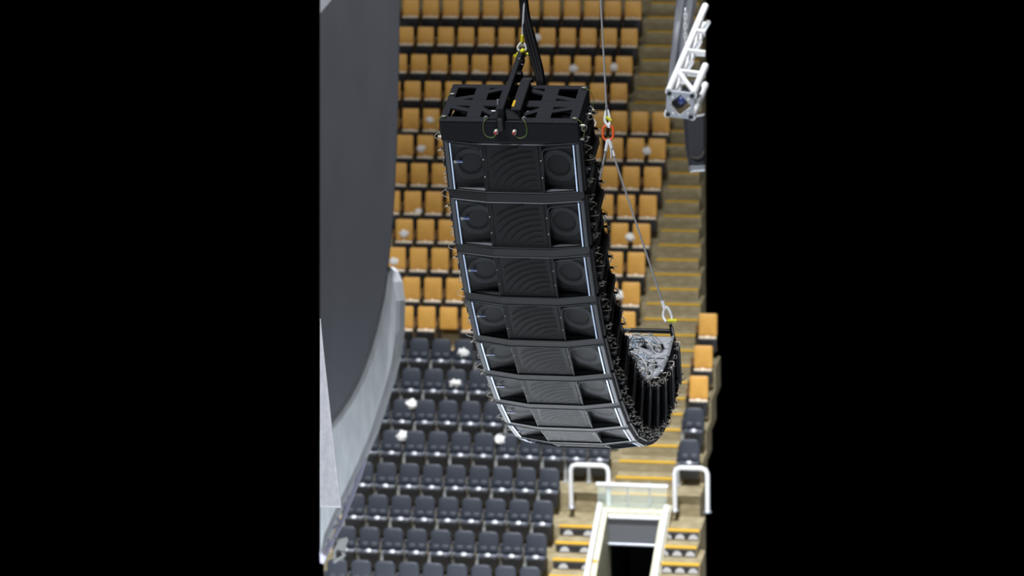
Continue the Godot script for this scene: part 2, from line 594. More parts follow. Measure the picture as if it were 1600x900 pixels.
func seats() -> void:
	var proto := [make_seat(true, false, 0.5), make_seat(false, false, 0.535), make_seat(false, true, 0.535), make_seat(true, false, 0.59)]
	var turn := Basis(Vector3.UP, -ROW_TURN)
	var lefts := [610, 610, 610, 610, 610, 608, 606, 604, 600, 598, 612, 618, 612, 600, 588, 572, 556, 534, 512, 500]
	for k in NROWS:
		var orange := k < 12
		var end: float = along(row_p[k] + Vector3(0, 0.7, 0), row_d, ENDS[k])
		for i in 14:
			var p: Vector3 = row_p[k] + row_d * (end - (i + 0.5) * SEAT_PITCH)
			var c := pix(p + Vector3(0, 0.75, 0))
			if c.x < lefts[k]: break
			var row := "%s %s row from the top" % [ordinal(k + 1 if orange else k - 11), "orange" if orange else "black"]
			place_seat(proto[(3 if k < 4 else 0) if orange else 1 + i % 2], p, turn, orange, "%s stadium chair, %s from the aisle, %s" % ["orange" if orange else "black padded", ordinal(i + 1), row], k == 11 and c.x > 690 and c.x < 735)
	for k in range(11, 16):                        # the block on the other side of the aisle
		var orange := k < 14
		var start: float = along(row_p[k] + Vector3(0, 0.7, 0), row_d, 1089.0 - 7.3 * (k - 11))
		for i in 1:
			var p: Vector3 = row_p[k] + row_d * (start + (i + 0.5) * SEAT_PITCH)
			var where: String = (["topmost", "middle", "lowest"][k - 11] + " of the three orange ones") if orange else ["upper", "lower"][k - 14] + " of the two black ones"
			place_seat(proto[0 if orange else 1], p, turn, orange, "%s stadium chair right of the yellow-edged aisle, %s" % ["orange" if orange else "black", where], false)
	for q in proto: q.free()
	# white rally towels left on the seats
	var spots := [[673, 187, 0, 0], [660.5, 232, 0, 0], [654, 331, 0, 0], [632, 365, 0, 0], [617, 408, 0, 0], [840, 59, 0, 0], [898, 107, 0, 0], [960.5, 105, 0, 0], [1012, 236, 0, 0], [985, 371, 0, 0], [967, 461, 0, 0], [713, 599, 0, 0], [643.5, 632, 0, 0], [628.5, 681.5, 0, 0], [783, 687, 0, 0], [725, 551, 0, 0], [621, 548, 0, 0], [745, 114, 0, 0]]
	var names := ["left of the hanging black frame", "below the one left of the frame", "lying low on an orange seat beside the speakers", "close to the dark screen's right edge", "at the top corner of the grey screen skirt", "right of the cable bundle near the top", "right of the cable bundle in the third row", "beside the thin steel cable in the third row", "on a right-hand orange seat near the aisle", "beside the sloping steel cable leg", "tucked beside the lower right speaker side", "on black seats left of the bent speakers", "on the black seats, upper of the left pair", "on the black seats, lower of the left pair", "under the lowest loudspeaker on the left", "at the left edge of the fifth loudspeaker", "at the grey skirt beside the first black row", "small, left of the frame's steel spine"]
	for i in spots.size():
		var s: Array = spots[i]
		var k := 0
		for q in NROWS:
			if TOPS[q] + (s[0] - 700) * 0.02 < s[1] - 3: k = q
		var z: float = (row_at(k, s[0]) + row_n * 0.24 - EYE).dot(fw)
		var st := mb()
		st.set_smooth_group(0)
		var rad := 0.12 if s[1] > 540 else 0.105
		if i == 17 or i == 2 or i == 16: rad = 0.08
		blob(st, rad, i)
		var o := obj(numbered("rally_towel"), st, M.towel)
		o.position = at(s[0], s[1], z)
		tag(o, "crumpled white towel %s" % names[i], "towel", "white towels left on the seats")

func blob(st: SurfaceTool, r: float, seed_: int) -> void:
	var n := FastNoiseLite.new()
	n.seed = 100 + seed_
	n.frequency = 0.9
	var N := 14
	var P := func(i: int, j: int) -> Vector3:
		var a := PI * i / N
		var b := TAU * (j % (2 * N)) / (2 * N)
		var d := Vector3(sin(a) * cos(b), cos(a), sin(a) * sin(b))
		return d * Vector3(1.15, 0.95, 0.8) * r * (1.0 + 0.45 * n.get_noise_3dv(d * 1.6) + 0.25 * n.get_noise_3dv(d * 4.0))
	for i in N:
		for j in 2 * N:
			quad(st, P.call(i, j + 1), P.call(i, j), P.call(i + 1, j), P.call(i + 1, j + 1))

func place_seat(proto: Node3D, p: Vector3, turn: Basis, orange: bool, label: String, open: bool) -> void:
	var o := proto.duplicate()
	o.name = numbered("stadium_chair")
	add_child(o)
	o.transform = Transform3D(turn, p)
	if open:                                       # one seat is folded down
		label = "orange stadium chair with its seat folded down, left of the loudspeakers above the black rows"
		for c in o.get_children():
			if str(c.name) in ["seat_pan", "seat_cushion", "seat_edge", "seat_glint"]:
				c.transform = Transform3D(Basis(Vector3.RIGHT, 1.15), Vector3(0, 0.1, 0.02)) * c.transform
	tag(o, label, "chair", "orange stadium chairs" if orange else "black stadium chairs")

# ------------------------------------------------------------------ stairwell into the stand
func vomitory() -> void:
	var zq := (row_at(16, 985) - EYE).dot(fw)
	var O := at(987, 851, zq - 0.25)
	var B := Basis(row_d, Vector3.UP, row_n)
	var T := Transform3D(B, O)
	var w := struct("wall_tunnel", "cream walled stair tunnel opening between the seat blocks")
	var st := mb()
	var slope := func(t: float) -> float: return 0.74 - 0.5 * t
	for s in [[-0.7, -0.49], [0.62, 0.82]]:
		var m := mb()
		var poly := PackedVector2Array([Vector2(-0.3, -2.6), Vector2(3.0, -2.6), Vector2(3.0, slope.call(3.0)), Vector2(0.0, slope.call(0.0)), Vector2(-0.3, 0.74)])
		prism(m, poly, s[0], s[1], T * Transform3D(Basis(Vector3(0, 0, 1), Vector3(0, 1, 0), Vector3(1, 0, 0)), Vector3.ZERO))
		obj("wing_wall", m, M.cream, w)
	box(st, T * Vector3(0.06, 0.7, -0.2), Vector3(1.5, 0.1, 0.5), 0.02, B)
	obj("lintel_slab", st, M.cream, w)
	var le := mb()
	box(le, T * Vector3(0.065, 0.62, 0.05), Vector3(1.1, 0.09, 0.12), 0.03, B)
	obj("lintel_edge", le, M.rail, w)
	var he := mb()
	box(he, T * Vector3(0.065, 0.3, 0.0), Vector3(1.1, 0.52, 0.08), 0.01, B)
	obj("header_panel", he, M.header, w)
	var hb := mb()
	box(hb, T * Vector3(0.065, 0.02, 0.03), Vector3(1.1, 0.05, 0.1), 0.01, B)
	obj("header_trim", hb, M.alu, w)
	var tu := mb()
	box(tu, T * Vector3(0.03, -1.3, -3.0), Vector3(1.4, 2.8, 0.1), 0.0, B)
	for x in [-0.55, 0.68]:
		box(tu, T * Vector3(x, -1.3, -1.5), Vector3(0.1, 2.8, 3.0), 0.0, B)
	box(tu, T * Vector3(0.06, 0.05, -1.5), Vector3(1.2, 0.1, 2.8), 0.0, B)
	box(tu, T * Vector3(0.03, -2.6, -0.2), Vector3(1.2, 0.1, 5.6), 0.0, B)
	obj("tunnel_lining", tu, M.dark, w)
	# sloping white hand rails on the wing walls
	for s in [[-0.66, "left"], [0.74, "right"]]:
		var r := thing("hand_rail", "white sloping hand rail on the %s wall of the tunnel opening" % s[1], "rail")
		var m := mb()
		rod(m, T * Vector3(s[0], 0.86, -0.02), T * Vector3(s[0], 0.86 - 0.5 * 3.0, 3.0), 0.06, 10)
		obj("rail", m, M.rail, r)
		for t in [0.15, 1.3, 2.5]:
			var q := mb()
			rod(q, T * Vector3(s[0], 0.82 - 0.5 * t, t), T * Vector3(s[0], 0.7 - 0.5 * t, t), 0.025)
			obj("bracket", q, M.rail, r)
	# glass guard above the tunnel
	var g := thing("glass_guard", "green-tinted glass guard with a white top rail above the tunnel", "guard")
	var gp := mb()
	for s in [[-0.72, -0.1], [-0.08, 0.36], [0.38, 0.74]]:
		var pm := mb()
		box(pm, T * Vector3((s[0] + s[1]) / 2, 1.0, -0.12), Vector3(s[1] - s[0], 0.5, 0.02), 0.0, B)
		obj("glass_pane", pm, M.glass, g)
	rod(gp, T * Vector3(-0.74, 1.26, -0.12), T * Vector3(0.76, 1.26, -0.12), 0.045, 10)
	obj("top_rail", gp, M.rail, g)
	for x in [-0.09, 0.37]:
		var ps := mb()
		box(ps, T * Vector3(x, 1.02, -0.16), Vector3(0.03, 0.6, 0.03), 0.004, B)
		obj("post", ps, M.alu, g)
	# bent tube barriers beside it
	for s in [[893, 792, 890, 725, 949, 727, 953, 791, "left"], [1055, 797, 1050, 731, 1101, 733, 1104, 797, "right"]]:
		var z := (row_at(15, s[0]) - EYE).dot(fw) - 1.05
		var u := thing("tube_barrier", "white bent tube barrier at the foot of the aisle, %s of the glass guard" % s[8], "barrier")
		var a := at(s[0], s[1], z)
		var hgt := 0.93
		var wid: float = (at(s[4], s[5], z) - at(s[2], s[3], z)).length()
		var b := a + row_d * wid
		var path := [a, a + Vector3(0, hgt - 0.12, 0), a + Vector3(0, hgt - 0.035, 0) + row_d * 0.035, a + Vector3(0, hgt, 0) + row_d * 0.12, b + Vector3(0, hgt, 0) - row_d * 0.12, b + Vector3(0, hgt - 0.035, 0) - row_d * 0.035, b + Vector3(0, hgt - 0.12, 0), b]
		var m := mb()
		tube(m, path, 0.05, 10)
		obj("tube", m, M.rail, u)
		for e in [a, b]:
			var fm := mb()
			lathe(fm, [Vector2(0.08, -0.02), Vector2(0.08, 0.0), Vector2(0.055, 0.02)], e, Basis(), 12)
			obj("foot_plate", fm, M.alu, u)

# ------------------------------------------------------------------ the loudspeakers
const HW := 0.342
const CH := 0.29
const CG := 0.05
const CD := 0.36
const ARRAY_O := Vector3(0.0163, 26.5964, -15.5171)
const ARRAY_YAW := 0.200566
const TILTS := [18.5, 22.2, 28.9, 34.6, 41.85, 46.4, 51.8, 59.3, 67.9, 75.0, 82.0, 94.0, 106.0]

func frame_at(o: Vector3, tilt: float) -> Transform3D:
	var rv := Vector3(cos(ARRAY_YAW), 0, sin(ARRAY_YAW))
	var fv := Vector3(-sin(ARRAY_YAW), 0, cos(ARRAY_YAW))
	var y := Vector3.UP * cos(tilt) + fv * sin(tilt)
	return Transform3D(Basis(rv, y, fv * cos(tilt) - Vector3.UP * sin(tilt)), o)

func bow(x: float) -> float:
	return 0.028 * clampf((HW - absf(x)) / (HW - 0.15), 0.0, 1.0)

func perforated(w: float, h: float, tf: Transform3D) -> Mesh:              # sheet with hexagonal holes, w by h about the origin
	var st := mb()
	st.set_smooth_group(-1)
	var a := 0.0092
	var dy := a * 0.8660254
	var R := a / sqrt(3.0)
	var r := R * 0.78
	var ny := int(h / dy)
	for j in ny:
		var y := -h / 2 + dy * (j + 0.5)
		var off := a / 2 if j % 2 else 0.0
		var nx := int((w - off) / a)
		for i in nx:
			var c := Vector3(-w / 2 + off + a * (i + 0.5), y, 0)
			for k in 6:
				var p0 := PI / 6 + PI / 3 * k
				var p1 := p0 + PI / 3
				var d0 := Vector3(cos(p0), sin(p0), 0)
				var d1 := Vector3(cos(p1), sin(p1), 0)
				quad(st, tf * (c + d0 * r), tf * (c + d0 * R), tf * (c + d1 * R), tf * (c + d1 * r))
	return made(st)

func make_cabinet() -> Node3D:
	var o := Node3D.new()
	# shell: two sides, top, bottom
	var st := mb()
	var side := PackedVector2Array([Vector2(0.004, 0.0), Vector2(-0.012, 0.044), Vector2(-CD - 0.012, -0.012), Vector2(-CD - 0.012, -0.232), Vector2(0.004, -CH)])
	for s in [-1.0, 1.0]:
		prism(st, side.duplicate(), min(s * 0.33, s * HW), max(s * 0.33, s * HW), Transform3D(Basis(Vector3(0, 0, 1), Vector3(0, 1, 0), Vector3(1, 0, 0)), Vector3.ZERO))
	bar(st, Vector3(0, 0.037, -0.012), Vector3(0, -0.015, -CD), 0.66, 0.012)
	bar(st, Vector3(0, -CH + 0.008, 0.0), Vector3(0, -0.229, -CD), 0.66, 0.012)
	var xs := [-HW, -0.15, 0.15, HW]
	st.set_smooth_group(-1)
	for i in 3:                                     # bowed lip over the grille and rim under it
		var x0: float = xs[i]
		var x1: float = xs[i + 1]
		var z0 := bow(x0)
		var z1 := bow(x1)
		quad(st, Vector3(x0, 0.003, z0), Vector3(x1, 0.003, z1), Vector3(x1, 0.046, z1 - 0.006), Vector3(x0, 0.046, z0 - 0.006))
		quad(st, Vector3(x0, 0.046, z0 - 0.006), Vector3(x1, 0.046, z1 - 0.006), Vector3(x1, 0.04, -0.03), Vector3(x0, 0.04, -0.03))
		quad(st, Vector3(x1, -0.008, z1), Vector3(x0, -0.008, z0), Vector3(x0, -0.008, -0.02), Vector3(x1, -0.008, -0.02))
		quad(st, Vector3(x0, -CH, z0), Vector3(x1, -CH, z1), Vector3(x1, -CH + 0.01, z1), Vector3(x0, -CH + 0.01, z0))
		quad(st, Vector3(x1, -CH, z1), Vector3(x0, -CH, z0), Vector3(x0, -CH, -0.02), Vector3(x1, -CH, -0.02))
		quad(st, Vector3(x0, -CH + 0.01, z0), Vector3(x1, -CH + 0.01, z1), Vector3(x1, -CH + 0.01, -0.02), Vector3(x0, -CH + 0.01, -0.02))
	obj("enclosure", st, M.paint, o)
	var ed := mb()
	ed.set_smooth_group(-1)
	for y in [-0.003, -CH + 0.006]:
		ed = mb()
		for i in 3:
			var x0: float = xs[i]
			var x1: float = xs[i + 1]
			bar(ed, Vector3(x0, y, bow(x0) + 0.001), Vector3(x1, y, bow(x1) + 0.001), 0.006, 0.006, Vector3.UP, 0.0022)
		obj("edge_trim", ed, M.trim_glint if y > -0.1 else M.paint, o)
	for s in [-1.0, 1.0]:
		var sf := mb()
		box(sf, Vector3(s * 0.331, -CH / 2, 0.003), Vector3(0.022, CH - 0.01, 0.01), 0.003)
		obj("side_frame", sf, M.edge, o)
		var sp := mb()
		box(sp, Vector3(s * 0.3125, -CH / 2, 0.008), Vector3(0.0095, CH - 0.016, 0.008), 0.002)
		obj("white_edge_strip", sp, M.strip, o)
	# perforated grille in three panels
	share("grille_panel", perforated(0.296, 0.268, Transform3D()), M.grille, o, Transform3D(Basis(), Vector3(0, -CH / 2, 0.026)))
	var ga := Vector3(0.304, 0, 0.003)
	var gb := Vector3(0.142, 0, -0.012)
	var gp := perforated(ga.distance_to(gb), 0.262, Transform3D())
	for s in [-1.0, 1.0]:
		var a := Vector3(ga.x * s, 0, ga.z)
		var b := Vector3(gb.x * s, 0, gb.z)
		var x: Vector3 = (b - a).normalized() * -s
		share("grille_panel", gp, M.grille, o, Transform3D(Basis(x, Vector3.UP, x.cross(Vector3.UP)), (a + b) / 2 + Vector3(0, -CH / 2, 0)))
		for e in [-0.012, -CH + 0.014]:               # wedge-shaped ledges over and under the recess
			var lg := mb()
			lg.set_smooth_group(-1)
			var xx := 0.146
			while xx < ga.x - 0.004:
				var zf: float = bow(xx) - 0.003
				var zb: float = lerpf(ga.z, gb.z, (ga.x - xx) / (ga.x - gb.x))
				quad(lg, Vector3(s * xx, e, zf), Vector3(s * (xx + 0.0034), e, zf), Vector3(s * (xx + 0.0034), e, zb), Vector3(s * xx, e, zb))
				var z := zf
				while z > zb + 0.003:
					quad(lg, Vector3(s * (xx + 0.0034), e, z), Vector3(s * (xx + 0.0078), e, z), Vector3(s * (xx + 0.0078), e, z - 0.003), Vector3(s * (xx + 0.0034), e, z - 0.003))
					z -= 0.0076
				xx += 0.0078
			obj("recess_ledge", lg, M.ledge_lit if e < -0.1 else M.grille, o)
		var iw := mb()
		box(iw, Vector3(s * 0.144, -CH / 2, 0.006), Vector3(0.004, 0.262, 0.036), 0.001)
		obj("recess_wall", iw, M.grille, o)
		var sm := mb()
		box(sm, Vector3(s * 0.15, -CH / 2, 0.024), Vector3(0.006, CH - 0.012, 0.008), 0.001)
		obj("grille_seam", sm, M.rig, o)
	# horn in the middle, with its curved fins
	var hb := mb()
	box(hb, Vector3(0, -CH / 2, -0.05), Vector3(0.27, 0.272, 0.116), 0.006)
	obj("horn_block", hb, M.horn, o)
	for i in 8:
		var rr := 0.06 + 0.034 * i
		var c := Vector2(0.1, -0.32)
		var pts := []
		for k in 40:
			var a := PI * 0.42 + PI * 0.58 * k / 39.0
			var p := c + Vector2(cos(a) * rr * 1.05, sin(a) * rr)
			if p.x > -0.115 and p.x < 0.115 and p.y > -0.268 and p.y < -0.028:
				pts.append(Vector3(p.x, p.y, 0.0095))
		if pts.size() > 3:
			var fm := mb()
			fm.set_smooth_group(-1)
			for k in pts.size() - 1:
				var dir: Vector3 = (pts[k + 1] - pts[k]).normalized()
				var nrm := Vector3(-dir.y, dir.x, 0) * 0.0075
				var hi := Vector3(0, 0, 0.012)
				var a0: Vector3 = pts[k]
				var a1: Vector3 = pts[k + 1]
				var n2 := nrm * 0.3
				face(fm, [a0 - nrm, a1 - nrm, a1 - n2 + hi, a0 - n2 + hi], (a0 + a1) / 2)
				face(fm, [a0 + nrm, a1 + nrm, a1 + n2 + hi, a0 + n2 + hi], (a0 + a1) / 2)
				face(fm, [a0 - n2 + hi, a1 - n2 + hi, a1 + n2 + hi, a0 + n2 + hi], (a0 + a1) / 2)
			obj("horn_fin", fm, M.horn, o)
	# a woofer in a slanting pocket on either side
	for s in [-1.0, 1.0]:
		var x0 := 0.318
		var x1 := 0.137
		var zo := -0.018
		var zi := -0.042
		var yt := -0.014
		var yb := -CH + 0.016
		var pk := mb()
		pk.set_smooth_group(-1)
		var A := Vector3(s * x0, yt, zo)
		var Bv := Vector3(s * x1, yt, zi)
		var C := Vector3(s * x1, yb, zi)
		var D := Vector3(s * x0, yb, zo)
		var mid := Vector3(s * 0.2, -CH / 2, -0.5)
		face(pk, [A, Bv, C, D], mid)
		var fr := Vector3(s * x1, yt, -0.03)
		var fb := Vector3(s * x1, yb, -0.03)
		face(pk, [A, Bv, fr], Vector3(s * 0.2, 0.2, 0))
		face(pk, [D, C, fb], Vector3(s * 0.2, -1, 0))
		face(pk, [fr, Bv, C, fb], Vector3(0, -CH / 2, 0))
		obj("driver_pocket", pk, M.inside, o)
		var rim := mb()
		tube(rim, curve([Vector3(s * 0.3, yt - 0.008, 0.006), Vector3(s * 0.2, yt - 0.018, 0.012), Vector3(s * 0.165, yt - 0.024, 0.017), Vector3(s * 0.154, yt - 0.045, 0.02), Vector3(s * 0.152, -0.15, 0.021), Vector3(s * 0.151, yb, 0.021)], 4), 0.0024, 6)
		obj("pocket_rim", rim, M.trim_glint, o)
		var nrm := Vector3(-s * (zo - zi), 0, x0 - x1).normalized()
		var wc := Vector3(s * 0.224, -CH / 2 - 0.003, lerpf(zo, zi, (x0 - 0.224) / (x0 - x1))) + nrm * 0.003
		var wt := Basis(Vector3.UP.cross(nrm) * -1.0, nrm, Vector3.UP)
		wt = Basis(nrm.cross(Vector3.UP), nrm, nrm.cross(Vector3.UP).cross(nrm))
		var wf := mb()
		lathe(wf, [Vector2(0.092, 0.0), Vector2(0.09, 0.008), Vector2(0.08, 0.009), Vector2(0.078, 0.006), Vector2(0.07, 0.013), Vector2(0.062, 0.006)], wc, wt, 32)
		var w := obj("woofer", wf, M.surround, o)
		var cn := mb()
		lathe(cn, [Vector2(0.062, 0.006), Vector2(0.03, -0.02), Vector2(0.026, -0.018), Vector2(0.014, -0.008), Vector2(0, -0.005)], wc, wt, 24)
		obj("cone", cn, M.cone, w)
		for k in [-1.0, 1.0]:                        # grille screws
			var sc := mb()
			lathe(sc, [Vector2(0.004, 0), Vector2(0.0035, 0.003), Vector2(0, 0.004)], Vector3(s * 0.146, -CH / 2 + k * 0.05, 0.026), Basis(Vector3.RIGHT, PI / 2), 8)
			obj("screw", sc, M.chrome, o)
	# maker's tag
	var bg := mb()
	var bx := -0.278
	box(bg, Vector3(bx, -0.118, 0.013), Vector3(0.046, 0.017, 0.004), 0.001)
	var badge := obj("badge", bg, M.blue, o)
	var b2 := mb()
	box(b2, Vector3(bx - 0.0155, -0.118, 0.0155), Vector3(0.0135, 0.015, 0.002), 0.0005)
	obj("badge_mark", b2, M.tagwhite, badge)
	var tm := TextMesh.new()
	var font := SystemFont.new()
	font.font_names = PackedStringArray(["Droid Sans"])
	font.font_weight = 700
	tm.font = font
	tm.text = "Meyer Sound"
	tm.font_size = 16
	tm.pixel_size = 0.00032
	tm.depth = 0.0008
	var lt := MeshInstance3D.new()
	lt.name = "badge_lettering"
	lt.mesh = tm
	lt.material_override = M.strip
	lt.position = Vector3(bx + 0.0065, -0.118, 0.0156)
	badge.add_child(lt, true)
	# rear: amplifier panel, sockets, cables
	var rp := mb()
	box(rp, Vector3(0, -0.122, -CD + 0.002), Vector3(0.66, 0.232, 0.014), 0.003)
	var rear := obj("rear_panel", rp, M.amp, o)
	for i in 4:
		var cn := mb()
		var x := 0.12 + 0.055 * i
		lathe(cn, [Vector2(0.016, 0), Vector2(0.016, 0.012), Vector2(0.011, 0.014), Vector2(0.011, 0.03), Vector2(0, 0.031)], Vector3(x, -0.1, -CD - 0.004), Basis(Vector3.RIGHT, -PI / 2), 10)
		obj("socket", cn, M.rig if i % 2 else M.zinc, rear)
	for i in 16:
		var x := 0.06 + 0.016 * i
		var a := Vector3(x, -0.1 + rng.randf_range(-0.02, 0.02), -CD - 0.01)
		var b := Vector3(rng.randf_range(0.05, 0.31), rng.randf_range(-0.2, -0.02), -CD - rng.randf_range(0.0, 0.03))
		var m1 := a + Vector3(rng.randf_range(-0.05, 0.05), rng.randf_range(-0.05, 0.05), -rng.randf_range(0.03, 0.07))
		var m2 := b + Vector3(rng.randf_range(-0.06, 0.06), rng.randf_range(-0.04, 0.04), -rng.randf_range(0.02, 0.06))
		var ct := mb()
		tube(ct, curve([a, m1, m2, b]), rng.randf_range(0.0028, 0.005), 6)
		obj("cable", ct, [M.cable_white, M.cable_grey, M.cable, M.cable_white, M.cable_blue, M.chrome, M.cable_grey, M.cable, M.cable_white][i % 9], rear)
	# rigging hardware on both sides
	for s in [-1.0, 1.0]:
		var X: float = s * HW
		var rl := mb()
		box(rl, Vector3(X + s * 0.018, -0.185, -0.205), Vector3(0.034, 0.036, 0.29), 0.012)
		box(rl, Vector3(X + s * 0.010, -0.185, -0.1), Vector3(0.02, 0.05, 0.03), 0.005)
		box(rl, Vector3(X + s * 0.010, -0.185, -0.33), Vector3(0.02, 0.05, 0.03), 0.005)
		obj("side_rail", rl, M.rail_dark, o)
		for q in [-0.168, -0.203]:
			var es := mb()
			box(es, Vector3(X + s * 0.034, q, -0.205), Vector3(0.005, 0.005, 0.27), 0.0015)
			obj("rail_edge_glint", es, M.rail_glint, o)  # thin strip painted as the highlight on the rail edge
		var rr2 := mb()
		box(rr2, Vector3(s * 0.336, -0.122, -CD - 0.013), Vector3(0.016, 0.224, 0.01), 0.002)
		obj("rear_rim", rr2, M.alu, o)
		var r2 := mb()
		box(r2, Vector3(X + s * 0.006, -0.075, -0.2), Vector3(0.012, 0.022, 0.24), 0.004)
		obj("side_rail", r2, M.edge, o)
		var hp := mb()
		box(hp, Vector3(X + s * 0.006, -CH / 2 + 0.01, -0.035), Vector3(0.014, CH + 0.03, 0.03), 0.004)
		box(hp, Vector3(X + s * 0.008, 0.0, -0.06), Vector3(0.016, 0.05, 0.045), 0.004)
		box(hp, Vector3(X + s * 0.008, -0.26, -0.06), Vector3(0.016, 0.05, 0.045), 0.004)
		obj("hinge_plate", hp, M.rig, o)
		var rb := mb()
		box(rb, Vector3(X + s * 0.005, -0.12, -CD + 0.012), Vector3(0.012, 0.215, 0.024), 0.004)
		obj("rear_link", rb, M.rig, o)
		var spots := [[0.012, -0.055], [-0.075, -0.05], [-0.235, -0.055], [-0.27, -0.085], [-0.13, -0.09], [-0.04, -0.335], [-0.2, -0.345], [-0.12, -0.345]]
		for q in spots:
			var c := Vector3(X + s * 0.012, q[0] + rng.randf_range(-0.01, 0.01), q[1] + rng.randf_range(-0.01, 0.01))
			var pm := mb()
			rod(pm, c, c + Vector3(s * 0.017, 0, 0), 0.0065, 8)
			var pin := obj("locking_pin", pm, M.rig, o)
			var rm := mb()
			var tb := Basis.from_euler(Vector3(rng.randf_range(-1, 1), rng.randf_range(0, PI), rng.randf_range(-0.5, 0.5)))
			var rr := rng.randf_range(0.009, 0.014)
			ring(rm, c + Vector3(s * 0.017, 0, 0) + tb * Vector3(0, -rr, 0), tb, rr, rr, 0.0017, 14, 5)
			obj("pin_ring", rm, M.chrome, pin)
			var lm := mb()
			var e := c + Vector3(-s * 0.004, rng.randf_range(-0.05, 0.05), rng.randf_range(-0.04, 0.04))
			var md := (c + e) / 2 + Vector3(s * rng.randf_range(0.02, 0.05), rng.randf_range(-0.04, 0.01), rng.randf_range(-0.02, 0.02))
			tube(lm, curve([c + Vector3(s * 0.017, 0, 0), md, e]), 0.0015, 5)
			obj("lanyard", lm, M.chrome if rng.randf() > 0.15 else M.cable, pin)
	return o

func array() -> void:
	var proto := make_cabinet()
	var o := ARRAY_O
	var fv := Vector3(-sin(ARRAY_YAW), 0, cos(ARRAY_YAW))
	var labels := ["topmost black loudspeaker of the hanging array, right under the steel frame", "black loudspeaker second from the top of the hanging array", "black loudspeaker third from the top of the hanging array", "black loudspeaker fourth from the top, beside the last orange seats", "black loudspeaker fifth from the top, where the array bends", "black loudspeaker sixth from the top, facing down at a slant", "grey-lit loudspeaker seventh from the top, third lowest face in view", "grey-lit loudspeaker eighth from the top with the lowest full face", "loudspeaker at the bottom of the bend, its face seen edge-on", "black loudspeaker side at the very bottom of the array's curve", "black loudspeaker side just right of the curve's lowest point", "black loudspeaker side, second from the end of the upturned tail", "last loudspeaker of the upturned tail, under the crossbar and shackle"]
	for i in TILTS.size():
		var t: float = deg_to_rad(TILTS[i])
		var c := proto.duplicate() as Node3D
		c.name = numbered("line_array_speaker")
		add_child(c)
		c.transform = frame_at(o, t)
		tag(c, labels[i], "loudspeaker", "loudspeakers of the hanging array")
		if i + 1 < TILTS.size():
			var m: float = (t + deg_to_rad(TILTS[i + 1])) / 2
			o += (-Vector3.UP * cos(t) - fv * sin(t)) * CH + (-Vector3.UP * cos(m) - fv * sin(m)) * CG
	proto.free()
	flying_frame(frame_at(ARRAY_O, deg_to_rad(TILTS[0])))
	tail(frame_at(o, deg_to_rad(TILTS[-1])))

